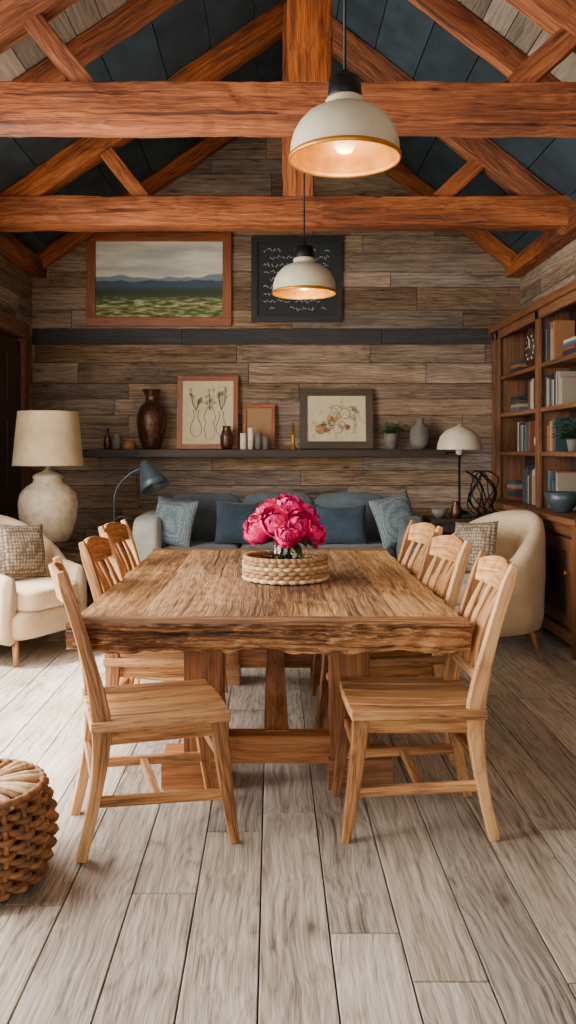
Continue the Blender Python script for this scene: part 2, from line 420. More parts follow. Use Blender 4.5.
def truss(y):
    b=B(); zb,h,w=3.08,0.24,0.2
    rbeam(b,(XL-.02,y,zb+h/2),(XR+.02,y,zb+h/2),w,h,n=70)
    rafters(b,y,0.15,0.2)
    rbeam(b,(XA,y,zb+h-.01),(XA,y,ZA-.12),0.2,0.24,up=(1,0,0),n=20)
    zt=zb+h-.02
    rbeam(b,(-.98,y,zt),(-1.36,y,roof(-1.36)-.06),0.11,0.11,n=10)
    rbeam(b,(1.28,y,zt),(1.70,y,roof(1.70)-.04),0.12,0.13,n=10)
    b.build('roof_truss',[M_beam],0.005)
truss(4.55); truss(6.55); truss(0.6)
for y in (5.3,8.08,2.4):
    b=B(); rafters(b,y,0.1,0.15); b.build('rafter_pair',[M_beam],0.006)
b=B(); b.beam((XA,YF,ZA-.1),(XA,YB,ZA-.1),0.1,0.2); b.build('ridge_beam',[M_beam],0.006)
for nm,xx in (('trim_1',XL+.07),('trim_2',XR-.07)):
    b=B(); b.beam((xx,YF,ZE-.08),(xx,YB,ZE-.08),0.14,0.14); b.build(nm,[M_beam],0.006)
b=B(); b.box((XR-XL,0.02,0.12),((XL+XR)/2,YB-.01,.06)); b.build('baseboard_back',[M_dark],0.003)

# door on the left wall
b=B()
b.box((0.05,0.95,2.35),(XL+.03,7.15,1.175),mat=0,grain=2)
for zz in (0.55,1.35,2.0):
    for yy in (6.93,7.37): b.box((0.02,0.32,0.55 if zz<1.9 else .4),(XL+.06,yy,zz),mat=0,grain=2)
b.box((0.09,0.12,2.45),(XL+.05,7.69,1.225),mat=1);b.box((0.09,0.12,2.45),(XL+.05,6.61,1.225),mat=1)
b.box((0.1,1.2,0.14),(XL+.055,7.15,2.45),mat=1)
b.lathe([(0,0),(.02,0),(.02,.04),(.032,.05),(.03,.075),(0,.08)],16,2,(XL+.06,6.78,1.05),ax=(0,math.pi/2,0))
b.build('door_1',[M_dark,M_shelfW,M_black],0.005)

# ------------------------------------------------------------------ dining table
TX0,TX1,TY0,TY1,TZ=-0.745,0.72,3.09,5.46,0.75
b=B(); nb=6; wv=(TX1-TX0)/nb; BB=0.13
for i in range(nb):
    x0=TX0+wv*i; sd=U(0,50)
    def fn(v,i=i,sd=sd):
        x,y,z=v; X,Y,Z=x,y,z
        if i==0 and x<-.999: X=x-0.12*noise.noise(Vector((y*7,z*2,3)))+.05*z
        if i==nb-1 and x>.999: X=x+0.12*noise.noise(Vector((y*7,z*2,8)))-.05*z
        if z<-.999: Z=z+0.12*noise.noise(Vector(((i+.5+x*.5)*1.5,y*7,2)))
        elif z>.999: Z=z+0.03*noise.noise(Vector((x*1.5,y*7,sd)))
        return (X,Y,Z)
    T=Matrix.Translation((x0+wv/2,(TY0+TY1)/2,TZ-.052))
    b.grid((wv-.0015,TY1-TY0-2*BB,0.102),(8,50,6),fn,0,T,smooth=False,grain=1)
for sgn,yy in ((-1,TY0+BB/2),(1,TY1-BB/2)):
    def fn(v,sgn=sgn):
        x,y,z=v; X,Y,Z=x,y,z
        if y*sgn>.999:
            ly=.22*noise.noise(Vector((x*3.2,z*.8,4)))+.20*noise.noise(Vector((x*13,z*2.6,7)))+.16*noise.noise(Vector((x*5,z*7,17)))+.05*math.sin(z*9+3*noise.noise(Vector((x*2,0,1))))
            Y=y+sgn*(ly+.14*z-.10)
            if z>.999: Z=z-.03-.16*abs(noise.noise(Vector((x*9,0,3))))
        if abs(x)>.999: X=x*(1+.008*noise.noise(Vector((y,z*2,x))))
        if z<-.999: Z=z+0.42*noise.noise(Vector((x*5,y*.5,2)))+.2*noise.noise(Vector((x*17,y*.5,5)))-.05
        return (X,Y,Z)
    b.grid((TX1-TX0+.012,BB-.0012,.103),(130,5,12),fn,2,Matrix.Translation((0.5*(TX0+TX1),yy,TZ-.0515)),smooth=False,grain=0)
def trestle(y):
    for sx in (-1,1):
        cx=0.02+sx*0.30
        b.box((0.16,0.15,0.58),(cx,y,0.40),mat=1,grain=2)
        b.box((0.26,0.2,0.12),(cx+sx*0.04,y,0.06),mat=1,grain=0)
    b.box((0.50,0.10,0.11),(0.02,y,0.145),mat=1)
    b.box((1.0,0.13,0.05),(0.02,y,0.668),mat=1)
trestle(3.55); trestle(5.08)
b.box((0.1,1.5,0.11),(0.02,4.315,0.15),mat=1)
b.build('dining_table',[M_table,M_tableE,M_tableS],0.003,1)

# ------------------------------------------------------------------ dining chairs (local facing +x)
def px_(z): return -.19-.14*max((z-.45)/.53,0)**1.3
def chair_mesh():
    b=B()
    for s in (-1,1):
        pts=[];sz=[]
        for i in range(15):
            t=i/14; z=0.975*t
            x=-.26+.07*math.sin(t/.462*math.pi/2) if z<.45 else px_(z)
            y=s*(.192+.010*t)
            pts.append((x,y,z)); sz.append((.036,.038+.024*math.exp(-((z-.45)/.16)**2)+.006*t))
        sz[-1]=(.026,.026)
        b.sweep(pts,sz,(0,1,0))
        pts=[(.215+.055*(1-t)**1.3,s*(.185+.018*(1-t)),.43*t) for t in (0,.25,.5,.75,1)]
        b.sweep(pts,[(.030,.032),(.036,.040),(.042,.046),(.047,.052),(.050,.056)],(0,1,0))
        b.beam((.24,s*.19,.17),(-.215,s*.187,.19),.022,.036)
        b.beam((.215,s*.18,.405),(-.19,s*.18,.405),.026,.055)
    b.beam((.0,-.185,.18),(.0,.185,.18),.03,.026)
    b.beam((.225,-.185,.3),(.225,.185,.3),.022,.034)
    b.beam((-.215,-.185,.26),(-.215,.185,.26),.022,.034)
    b.beam((.215,-.18,.405),(.215,.18,.405),.026,.055); b.beam((-.195,-.18,.405),(-.195,.18,.405),.026,.055)
    n=5; W=.46; wb=W/n
    for i in range(n):
        y0=-W/2+wb*i; yc=y0+wb/2
        def fn(v,yc=yc):
            x,y,z=v; yy=(yc+y*wb/2)/(W/2)
            dip=.6*(1-yy*yy)*(1-((x+.15)/1.15)**2)
            X=x*(1+ .03*(1-yy*yy)) if x>0 else x
            return (X,y,z-max(dip,0)*1.0)
        T=Matrix.Translation((.01,yc,.450))
        b.grid((.48,wb-.009,.036),(10,4,1),fn,0,T,smooth=False,grain=0)
    def rail(z,h,th,bow,extra=.0,arch=0):
        x0=px_(z)
        pts=[(x0-bow*(1-(k/6)**2),k/6*.192,z+extra*(1-(k/6)**2)) for k in range(-6,7)]
        b.sweep(pts,[(h+arch*(1-(k/6)**2),th) for k in range(-6,7)],(-.26,0,1))
    rail(.905,.085,.024,.03,.012,.035)
    rail(.56,.036,.024,.010)
    for k in (-1.5,-.5,.5,1.5):
        pts=[];yk=k*.084
        bw=(1-(yk/.192)**2)
        for i in range(11):
            t=i/10; z=.56+(.89-.56)*t; x=px_(z)-bw*(.010+.02*t)+.024*math.sin(math.pi*t)
            pts.append((x,yk*(.92+.08*t)+.004*math.sin(2*math.pi*t)*k,z))
        b.sweep(pts,[(.034+.024*math.sin(math.pi*i/10)**2,.014) for i in range(11)],(0,1,0))
    return b
cb=chair_mesh()
ch=cb.build('dining_chair',[M_chair],0.005,2,(-.445,3.11,0),math.radians(16))
for (x,y,a) in ((-.50,3.93,-3),(-.56,4.68,-7),(.525,3.20,181),(.52,3.94,190),(.53,4.63,191)):
    dup(ch,'dining_chair',(x,y,0),math.radians(a))

# ------------------------------------------------------------------ woven tray, vase, peonies
def ring(b,Rr,z,r,n,amp,ph,mat,cx=0,cy=0,tone=None,seg=7,ns=None):
    ns=ns or n*6
    pts=[]
    for i in range(ns):
        a=2*math.pi*i/ns; rr=Rr+amp*math.sin(n*a+ph)
        pts.append((cx+rr*math.cos(a),cy+rr*math.sin(a),z))
    b.tube(pts,r,seg,mat,True,tone)
CX,CY=0.065,4.14
b=B()
b.lathe([(0,0),(.188,0),(.188,.08),(.18,.085),(.17,.05),(.0,.045)],40,1)
for k in range(5): ring(b,.196,.012+.019*k,.011,26,.007,math.pi*(k%2),0 if k%3 else 2)
ring(b,.194,.107,.0125,40,.003,0,0)
for k in range(7): ring(b,.02+.022*k,.052,.012,12+2*k,.001,0,0,ns=40)
b.build('woven_tray',[M_tray,M_wickD,M_wickL],loc=(CX,CY,TZ+.003))
b=B(); zt=TZ+.068
b.lathe([(0,0),(.055,0),(.062,.01),(.066,.06),(.058,.11),(.05,.135),(.056,.15),(.052,.15),(.046,.135),(.054,.11),(.061,.06),(.056,.014),(0,.012)],32,0,(CX,CY,zt))
FL=[(-.135,-.02,.10,.064),(-.05,-.07,.145,.068),(.06,-.06,.125,.072),(.135,.0,.085,.058),(-.085,.05,.18,.062),(.02,.03,.20,.068),(.105,.06,.16,.060),(-.155,.06,.12,.05),(.005,-.12,.085,.055)]
for (dx,dy,dz,r) in FL:
    hx,hy,hz=CX+dx,CY+dy,zt+.08+dz
    b.tube([(CX+dx*.1,CY+dy*.1,zt+.02),(CX+dx*.25,CY+dy*.25,zt+.13),(hx,hy,hz-.02)],.0035,6,1)
    axis=Vector((dx*2.2,dy*2.2-.15,.25)).normalized(); q=axis.to_track_quat('Z','Y').to_matrix().to_4x4()
    Mh=Matrix.Translation((hx,hy,hz))@q
    b.soft((r*1.0,r*1.0,r*1.0),(0,0,0),mat=2,p=2,n=5,M=Mh)
    for layer,(n,op,rr) in enumerate(((5,.25,.62),(7,.6,.82),(8,.95,1.0),(8,1.35,1.10),(7,1.8,1.12))):
        for k in range(n):
            a0=2*math.pi*(k+.5*(layer%2))/n+U(-.15,.15); opn=op+U(-.12,.12); w=U(.45,.6)
            vs=[];fs=[];nu,nv=5,6; sd=Vector((U(0,9),U(0,9),U(0,9)))
            for i in range(nv+1):
                v=i/nv; el=-1.25+ (1.25+math.pi/2-opn)*v
                for j in range(nu+1):
                    u=(j/nu-.5)*2; ww=w*math.sin(math.pi*min(.93,.12+v*.75))**.7
                    az=a0+u*ww
                    rad=r*rr*(1+.12*v*v+.17*noise.noise(Vector((u*2.4,v*2.4,0))+sd)) 
                    e2=el-.12*u*u*v
                    vs.append(Vector((rad*math.cos(e2)*math.cos(az),rad*math.cos(e2)*math.sin(az),rad*math.sin(e2))))
            for i in range(nv):
                for j in range(nu):
                    o=i*(nu+1)+j; fs.append((o,o+1,o+nu+2,o+nu+1))
            b.add(vs,fs,2,Mh,smooth=True)
def leaf(b,p,d,L,w,mat,droop=.3):
    d=Vector(d).normalized(); sd=d.cross(Vector((0,0,1)))
    if sd.length<.1: sd=Vector((1,0,0))
    sd.normalize(); vs=[];fs=[];n=5
    for i in range(n+1):
        t=i/n; c=Vector(p)+d*L*t+Vector((0,0,-droop*L*t*t)); ww=w*math.sin(math.pi*min(.98,.06+t*.92))
        vs+= [c-sd*ww+Vector((0,0,ww*.3)),c,c+sd*ww+Vector((0,0,ww*.3))]
    for i in range(n):
        o=i*3; fs+=[(o,o+1,o+4,o+3),(o+1,o+2,o+5,o+4)]
    b.add(vs,fs,mat,smooth=True)
for k in range(44):
    a=U(0,6.28); leaf(b,(CX+.03*math.cos(a),CY+.03*math.sin(a),zt+U(.12,.17)),(math.cos(a),math.sin(a),U(-.2,.5)),U(.09,.16),.026,1)
for k in range(12):
    a=k*.53; b.tube([(CX+.035*math.cos(a),CY+.035*math.sin(a),zt+.02),(CX-.02*math.cos(a),CY-.02*math.sin(a),zt+.15)],.005,6,1)
b.build('peony_vase',[M_glass,M_leaf,M_petal])

# ------------------------------------------------------------------ pendants
def pendant(x,y,z,topz):
    b=B()
    pr=[(.0,.335),(.052,.335),(.066,.325),(.07,.255),(.068,.25),(.0,.25)]
    b.lathe(pr,40,1,(0,0,0))
    b.lathe([(.0,.36),(.016,.36),(.02,.335),(.0,.335)],20,1)
    b.lathe([(.066,.25),(.074,.245),(.08,.235),(.075,.222),(.082,.21),(.115,.2),(.155,.178),(.19,.14),(.212,.1),(.222,.06),(.225,.012)],56,0)
    b.lathe([(.225,.014),(.231,.01),(.231,-.004),(.226,-.008),(.219,-.002),(.219,.012)],56,2)
    b.lathe([(.219,.012),(.215,.06),(.205,.098),(.184,.135),(.15,.17),(.11,.19),(.05,.198),(0,.2)],56,2)
    b.lathe([(0,.02),(.03,.028),(.045,.055),(.047,.085),(.034,.125),(.024,.15),(.024,.2)],24,3)
    b.tube([(0,0,.35),(0,0,topz-z)],.006,8,1)
    b.lathe([(.0,topz-z),(.05,topz-z),(.05,topz-z-.03),(0,topz-z-.035)],20,1)
    b.build('pendant_lamp',[M_enam,M_black,M_gold,M_bulb],loc=(x,y,z))
    l=bpy.data.lights.new('pendant_light','POINT'); l.energy=10; l.color=(1,.78,.42); l.shadow_soft_size=.05
    o=bpy.data.objects.new('pendant_light',l); o.location=(x,y,z-.06); bpy.context.scene.collection.objects.link(o)
pendant(.30,3.5,2.58,roof(.30)-.01)
pendant(.23,6.07,2.50,ZA-.2)

# ------------------------------------------------------------------ sofa
b=B(); sx=.055
b.soft((2.2,.84,.28),(sx,7.5,.24),mat=0,p=10)
b.soft((2.2,.2,.7),(sx,7.87,.55),mat=0,p=7)
for s in (-1,1): b.soft((.24,.94,.72),(sx+s*1.11,7.5,.46),mat=2 if s<0 else 0,p=7,n=12)
for k in (-1,0,1):
    b.soft((.66,.72,.2),(sx+k*.66,7.42,.47),mat=0,p=6,wob=.02)
    b.soft((.66,.22,.46),(sx+k*.66,7.72,.76),rot=(-.18,0,0),mat=0,p=4.5,wob=.05,n=12)
for xx in (-1.05,1.05):
    for yy in (7.15,7.85): b.lathe([(0,0),(.02,0),(.03,.12),(0,.12)],12,1,(sx+xx,yy,0))
b.build('sofa',[M_sofa,M_dark,M_sofaA])
def pillow(w,h,t,loc,rot,mat,name='throw_pillow'):
    b=B(); b.pillow(w,h,t,(0,0,0),(0,0,0)); o=b.build(name,[mat]); o.location=loc; o.rotation_euler=rot; return o
pillow(.42,.42,.17,(-.84,7.26,.765),(-.25,.08,-.5),M_pilL)
pillow(.38,.38,.15,(-.30,7.34,.75),(-.3,.05,.1),M_pilD)
pillow(.44,.34,.15,(.60,7.34,.735),(-.3,-.04,-.08),M_pilD)
pillow(.40,.44,.17,(1.05,7.22,.785),(-.25,-.22,.45),M_pilL)
pillow(.36,.34,.14,(.22,7.40,.74),(-.3,.0,0),M_pilD)

# ------------------------------------------------------------------ armchairs
def armchair():
    b=B(); n=40
    vs=[];fs=[]; m=12
    for i in range(n+1):
        th=math.radians(180-128+256*i/n)
        k=abs(i/n*2-1)
        top=.60+.34*(1-min(1,k*1.25)**2.2) if k<.8 else .60
        top-=.03*max(0,k-.85)/.15
        lean=.05*(1-k)
        rx,ry=.39,.37
        for j in range(m):
            a=2*math.pi*j/m; cz=(top+.14)/2; hz=(top-.14)/2
            ca,sa=math.cos(a),math.sin(a)
            dr=.062*math.copysign(abs(ca)**.6,ca); dz=hz*math.copysign(abs(sa)**.45,sa)
            z=cz+dz; f=(z-.14)/.8
            ex=(rx+dr+lean*f)*math.cos(th); ey=(ry+dr)*math.sin(th)
            if math.cos(th)>0: ex=(rx+dr*0)*math.cos(th)*1.15; ey=(ry*.98+dr)*math.copysign(max(abs(math.sin(th)),.93),math.sin(th))
            vs.append((ex,ey,z))
    for i in range(n):
        for j in range(m):
            j2=(j+1)%m; fs.append((i*m+j,i*m+j2,(i+1)*m+j2,(i+1)*m+j))
    fs.append(tuple(range(m))[::-1]); fs.append(tuple(range(n*m,n*m+m)))
    b.add(vs,fs,0,smooth=True)
    b.soft((.66,.66,.2),(.02,0,.25),mat=0,p=6)
    b.soft((.62,.56,.17),(.06,0,.41),mat=0,p=5)
    for s in (-1,1):
        b.tube([(.24,s*.26,.2),(.29,s*.3,0)],[.026,.014],10,1)
        b.tube([(-.24,s*.22,.2),(-.3,s*.26,0)],[.026,.014],10,1)
    return b
ab=armchair()
ac=ab.build('armchair',[M_cream,M_chair],loc=(-1.74,5.80,0),rotz=math.radians(-28))
ac2=dup(ac,'armchair',(1.46,6.0,0),math.radians(180+30))
pillow(.38,.38,.15,(-1.72,5.85,.685),(-.25,.08,math.radians(52)),M_pilG)
pillow(.38,.38,.15,(1.44,6.06,.685),(-.25,-.08,math.radians(-52)),M_pilG)

# ------------------------------------------------------------------ lamps and side tables
b=B()
b.lathe([(0,.0),(.2,0),(.2,.02),(.05,.04),(.035,.1),(.035,.55),(.06,.61),(.25,.62),(.255,.63),(.255,.66),(0,.66)],36,0)
b.build('side_table',[M_dark],loc=(-1.77,6.72,0))
b=B()
b.lathe([(0,0),(.15,0),(.165,.015),(.19,.08),(.225,.2),(.232,.3),(.215,.38),(.17,.43),(.12,.46),(.11,.485),(.12,.51),(.10,.53),(.05,.55),(.02,.57),(.02,.62),(0,.62)],40,0)
b.lathe([(.275,.60),(.235,1.02)],48,1); b.lathe([(.27,.60),(.23,1.02)],48,1)
b.tube([(.272*math.cos(i*.1309),.272*math.sin(i*.1309),.602) for i in range(48)],.005,6,1,True)
b.tube([(.232*math.cos(i*.1309),.232*math.sin(i*.1309),1.018) for i in range(48)],.005,6,1,True)
b.tube([(0,0,.62),(0,0,1.0)],.008,8,2); b.tube([(-.23,0,1.0),(.23,0,1.0)],.004,6,2); b.tube([(0,-.23,1.0),(0,.23,1.0)],.004,6,2)
b.build('table_lamp',[M_ceram,M_shade,M_black],loc=(-1.77,6.72,.66))
b=B()
b.lathe([(0,0),(.13,0),(.13,.015),(.02,.03),(0,.03)],28,0)
b.tube([(0,0,.02),(0,0,.98),(.02,0,1.06),(.07,0,1.13),(.14,0,1.19),(.20,0,1.22),(.25,0,1.22)],.008,8,0)
b.tube([(.0,0,.80),(.05,0,.83),(.14,0,.82)],.006,8,0)
Mh=Matrix.Translation((.27,-.02,1.24))@Euler((math.radians(-18),math.radians(-26),0)).to_matrix().to_4x4()
b.lathe([(0,.06),(.03,.055),(.045,.03),(.06,-.02),(.11,-.14),(.125,-.2),(.12,-.2),(.105,-.14),(.05,-.02),(0,0)],32,0,M=Mh)
b.build('reading_lamp',[M_grey],loc=(-1.31,7.05,0))
b=B()
b.box((.62,.42,.04),(0,0,.78)); b.box((.56,.34,.08),(0,0,.72)); b.box((.56,.34,.03),(0,0,.25))
for xx in (-.26,.26):
    for yy in (-.16,.16): b.box((.045,.045,.77),(xx,yy,.385))
b.build('console_table',[M_dark],0.004,loc=(1.65,7.35,0))
b=B()
b.lathe([(0,0),(.08,0),(.085,.012),(.02,.03),(.01,.05),(.01,.58),(0,.58)],24,1)
b.lathe([(.195,.555),(.19,.6),(.165,.67),(.12,.72),(.05,.75),(.02,.765),(0,.78)],44,0)
b.lathe([(.195,.555),(.185,.575),(.155,.655),(.10,.71),(0,.735)],44,0)
b.lathe([(0,.5),(.03,.52),(.035,.56),(.015,.62)],16,0)
b.build('mushroom_lamp',[M_enam,M_black],loc=(1.64,7.44,.83))
b=B()
for k in range(6):
    pts=[]; ph=U(0,6)
    for i in range(40):
        t=i/39*2*math.pi
        pts.append((.15*math.sin(t+ph)*(.6+.4*math.cos(2*t)),.06*math.cos(t*2+ph),.21+.19*math.cos(t+k*1.1)))
    b.tube(pts,.006,6,0,True)
b.lathe([(0,0),(.07,0),(.07,.02),(0,.02)],20,0)
b.build('wire_sculpture',[M_black],loc=(1.79,7.22,.80))
b=B(); b.lathe([(0,0),(.03,0),(.06,.04),(.07,.08),(.065,.08),(.05,.04),(0,.015)],28); b.build('small_bowl',[M_pot],loc=(1.43,7.25,.80))
b=B(); b.lathe([(0,0),(.035,0),(.05,.05),(.04,.1),(.025,.13),(.03,.15),(0,.15)],24); b.build('small_vase',[M_bronze],loc=(1.56,7.2,.80))
b=B(); 
for k,(w_,d_,h_) in enumerate(((.2,.15,.014),(.18,.14,.014))): b.box((w_,d_,h_),(0,0,.007+.0145*k))
b.build('book_stack',[M_books],0.001,1,loc=(1.64,7.44,.8))

# ------------------------------------------------------------------ wall shelf and objects
SZ=1.385
b=B(); b.box((3.42,.30,.075),(-.09,YB-.152,SZ-.0375)); b.build('wall_shelf',[M_dark],0.006)
def frame(name,w,h,fw,mat_f,mat_c,loc,tilt=0,mat_w=.0,draw=None,depth=.035):
    b=B(); 
    b.box((w,depth,fw),(0,0,h/2-fw/2),mat=0,grain=0);b.box((w,depth,fw),(0,0,-h/2+fw/2),mat=0,grain=0)
    b.box((fw,depth,h-2*fw),(-w/2+fw/2,0,0),mat=0,grain=2);b.box((fw,depth,h-2*fw),(w/2-fw/2,0,0),mat=0,grain=2)
    cw,chh=w-2*fw,h-2*fw
    b.box((cw+.01,.012,chh+.01),(0,depth*.15,0),mat=1,tone=.5)
    n=len(b.g)-8
    for i in range(n,len(b.g)): b.g[i]=Vector((b.v[i].x/(cw/2),0,b.v[i].z/(chh/2)))
    if draw: draw(b,cw,chh)
    o=b.build(name,[mat_f,mat_c,M_ink,M_paper,M_chalk,M_fruit,M_leaf],0.004); o.location=loc; o.rotation_euler=(tilt,0,0); return o
def landscape():
    m,nt,bs=newmat('landscape_canvas'); L=nt.links.new
    at=N(nt,'ShaderNodeAttribute',attribute_name='gc'); sp=N(nt,'ShaderNodeSeparateXYZ'); L(at.outputs['Vector'],sp.inputs[0])
    def nz(scale,sx,sz,det=4,seed=0):
        mp=N(nt,'ShaderNodeMapping'); mp.inputs['Scale'].default_value=(sx,1,sz); mp.inputs['Location'].default_value=(seed,0,seed); L(at.outputs['Vector'],mp.inputs[0])
        t=N(nt,'ShaderNodeTexNoise'); t.inputs['Scale'].default_value=scale; t.inputs['Detail'].default_value=det; L(mp.outputs[0],t.inputs[0]); return t.outputs[0]
    def mix(f,a,bb):
        x=N(nt,'ShaderNodeMix',data_type='RGBA'); L(f,x.inputs[0])
        for s,i in((a,6),(bb,7)):
            if isinstance(s,tuple): x.inputs[i].default_value=s
            else: L(s,x.inputs[i])
        return x.outputs[2]
    def below(level,amp,n,soft=.015):
        m1=N(nt,'ShaderNodeMath',operation='MULTIPLY_ADD'); m1.inputs[1].default_value=amp; m1.inputs[2].default_value=level-amp*.5; L(n,m1.inputs[0])
        m2=N(nt,'ShaderNodeMath',operation='SUBTRACT'); L(m1.outputs[0],m2.inputs[0]); L(sp.outputs['Z'],m2.inputs[1])
        m3=N(nt,'ShaderNodeMapRange'); m3.inputs['From Min'].default_value=-soft; m3.inputs['From Max'].default_value=soft; L(m2.outputs[0],m3.inputs[0]); return m3.outputs[0]
    sky=ramp(nt,[(0.35,lin((176,180,170))),(0.6,lin((232,224,200)))]); L(nz(1.2,.8,3,4,3),sky.inputs[0])
    c=mix(below(.12,.45,nz(1.6,1,0,2,1)),sky.outputs[0],lin((118,134,142)))
    c=mix(below(-.04,.4,nz(1.9,1,0,2,5)),c,lin((62,80,96)))
    c=mix(below(-.22,.14,nz(3,1,0,3,9),.05),c,lin((48,64,44)))
    g=ramp(nt,[(.38,lin((60,74,36))),(.5,lin((108,116,56))),(.66,lin((190,186,140)))]); L(nz(5,1,3,8,2),g.inputs[0])
    c=mix(below(-.50,.12,nz(6,1,0,3,4),.08),c,g.outputs[0])
    L(c,bs.inputs['Base Color']); bs.inputs['Roughness'].default_value=.7
    return m
frame('landscape_painting',1.39,.90,.085,M_frame,landscape(),(-1.085,YB-.022,3.02),depth=.04)
def scribble(b,w,h):
    for r in range(9):
        z=h/2-.07-r*(h-.14)/8; x=-w/2+.06
        while x<w/2-.09:
            L=U(.02,.06)
            if R()<.75: b.tube([(x,-.002,z+U(-.012,.012)),(x+L*.3,-.002,z+U(-.025,.025)),(x+L*.6,-.002,z+U(-.025,.025)),(x+L,-.002,z+U(-.012,.012))],.0036,5,4)
            x+=L+.014
frame('chalkboard_print',.87,.82,.06,M_frameK,M_board,(.235,YB-.022,3.02),draw=scribble,depth=.04)
def vases(b,w,h):
    for (cx,sc,k) in ((-.11,1.0,0),(.02,1.15,1),(.13,.9,2)):
        pr=[(.02,-.13),(.05,-.1),(.055,-.04),(.03,.02),(.015,.07),(.03,.12)] if k!=1 else [(.03,-.13),(.045,-.05),(.03,.0),(.05,.05),(.02,.13)]
        for s in (-1,1): b.tube([(cx+s*p*sc,-.004,z*sc-.1) for p,z in pr],.0026,5,2)
        for zz in (0,-1): b.tube([(cx-pr[zz][0]*sc,-.004,pr[zz][1]*sc-.1),(cx,-.004,pr[zz][1]*sc-.107),(cx+pr[zz][0]*sc,-.004,pr[zz][1]*sc-.1)],.002,5,2)
        for q in range(9):
            x1=cx+U(-.06,.06); z1=U(.08,.24); b.tube([(cx,-.004,.02),((cx*.4+x1*.6),-.004,.08),(x1,-.004,z1)],.0016,5,2)
            for pet in range(5):
                a=pet*1.257; b.tube([(x1,-.004,z1),(x1+.012*math.cos(a+.3),-.004,z1+.012*math.sin(a+.3)),(x1+.02*math.cos(a),-.004,z1+.02*math.sin(a)),(x1+.012*math.cos(a-.3),-.004,z1+.012*math.sin(a-.3))],.0012,4,2,True)
def fruit(b,w,h):
    for k in range(16):
        cx,cz,r=U(-.17,.15),U(-.12,.08),U(.022,.05)
        b.lathe([(0,0),(r*1.0,0),(r*1.0,.002),(0,.003)],20,3 if k%3 else 5,(cx,-.001-.0005*k,cz),ax=(math.pi/2,0,0))
        b.tube([(cx+r*math.cos(t*.35),-.009,cz+r*math.sin(t*.35)) for t in range(18)],.0022,5,2,True)
    for k in range(40):
        x=U(-.23,.22);z=U(-.15,.15); a=U(0,6.28)
        P=[Vector((x,-.0105,z)),Vector((x+.025*math.cos(a+.5),-.0105,z+.025*math.sin(a+.5))),Vector((x+.05*math.cos(a),-.0105,z+.05*math.sin(a))),Vector((x+.025*math.cos(a-.5),-.0105,z+.025*math.sin(a-.5)))]
        b.tube(P,.0018,5,2,True)
ty=YB-.11
frame('framed_vase_sketch',.58,.70,.045,M_frame,M_paper,(-.615,ty+.035,SZ+.353),tilt=-.10,draw=vases)
frame('small_framed_print',.31,.43,.035,M_frame,M_tray,(-.125,ty+.05,SZ+.219),tilt=-.12)
frame('framed_botanical_print',.70,.58,.07,M_frameD,M_paper,(.615,ty+.04,SZ+.294),tilt=-.12,draw=fruit)
def obj(name,prof,x,y,mat,z=SZ,seg=32):
    b=B(); b.lathe(prof,seg); return b.build(name,[mat],loc=(x,y,z))
tv=YB-.155
obj('bronze_vase',[(0,0),(.075,0),(.085,.02),(.12,.12),(.14,.24),(.138,.32),(.11,.40),(.07,.44),(.055,.47),(.06,.51),(.085,.56),(.09,.57),(.08,.57),(.05,.5),(0,.46)],-1.14,tv,M_bronze,seg=40)
obj('small_jar',[(0,0),(.04,0),(.045,.02),(.045,.1),(.03,.12),(.03,.14),(.034,.15),(0,.15)],-1.47,tv,M_pot)
obj('small_bottle',[(0,0),(.03,0),(.035,.02),(.035,.11),(.012,.15),(.012,.2),(.016,.2),(0,.2)],-1.56,tv+.02,M_bronze)
obj('small_jar',[(0,0),(.06,0),(.065,.02),(.06,.06),(.065,.08),(0,.08)],-1.35,tv-.03,M_wick)
obj('squat_vase',[(0,0),(.04,0),(.06,.05),(.062,.12),(.045,.17),(.035,.2),(.045,.22),(0,.21)],-.425,YB-.23,M_bronze)
b=B()
for (x,h,r,m) in ((-.27,.15,.03,0),(-.20,.2,.026,0),(-.13,.16,.03,1),(-.06,.12,.03,1)):
    b.lathe([(0,0),(r,0),(r,h),(r*.8,h+.003),(0,h)],24,m,(x,YB-.23,0)); b.tube([(x,YB-.23,h),(x,YB-.23,h+.02)],.002,5,2)
b.build('candle_group',[M_candle,M_pot,M_black],loc=(0,0,SZ))
obj('candlestick',[(0,0),(.045,0),(.045,.012),(.014,.03),(.02,.07),(.012,.1),(.024,.13),(.024,.14),(.013,.142),(.013,.25),(0,.255)],.20,tv,M_gold)
def plantpot(name,x,y,z,r,h,n,L,potm,lim):
    b=B(); b.lathe([(0,0),(r*.75,0),(r,h*.9),(r,h),(r*.88,h),(r*.85,h*.85),(0,h*.85)],28,0)
    for k in range(n):
        a=U(0,6.28); e=U(.1,1.5); d=(math.cos(a)*math.cos(e),math.sin(a)*math.cos(e),math.sin(e))
        p0=Vector((U(-.3,.3)*r,U(-.3,.3)*r,h*.85)); p1=p0+Vector(d)*L*U(.4,1); b.tube([p0,(p0+p1)/2+Vector((0,0,.02)),p1],.0018,5,1)
        for q in range(3):
            a2=U(0,6.28); leaf(b,p0.lerp(p1,.5+.25*q),(math.cos(a2),math.sin(a2),U(0,.6)),L*.32,L*.085,1)
    for v in b.v:
        v.x=max(min(v.x,lim[1]-x),lim[0]-x); v.y=max(min(v.y,lim[3]-y),lim[2]-y); v.z=max(v.z,.0)
    b.build(name,[potm,M_leaf],loc=(x,y,z))
plantpot('potted_plant',1.13,tv,SZ,.07,.15,40,.17,M_pot,(.99,1.285,7.9,YB-.01))
obj('round_vase',[(0,0),(.05,0),(.085,.05),(.1,.12),(.09,.19),(.05,.24),(.035,.26),(.045,.3),(0,.28)],1.40,tv,M_pot)

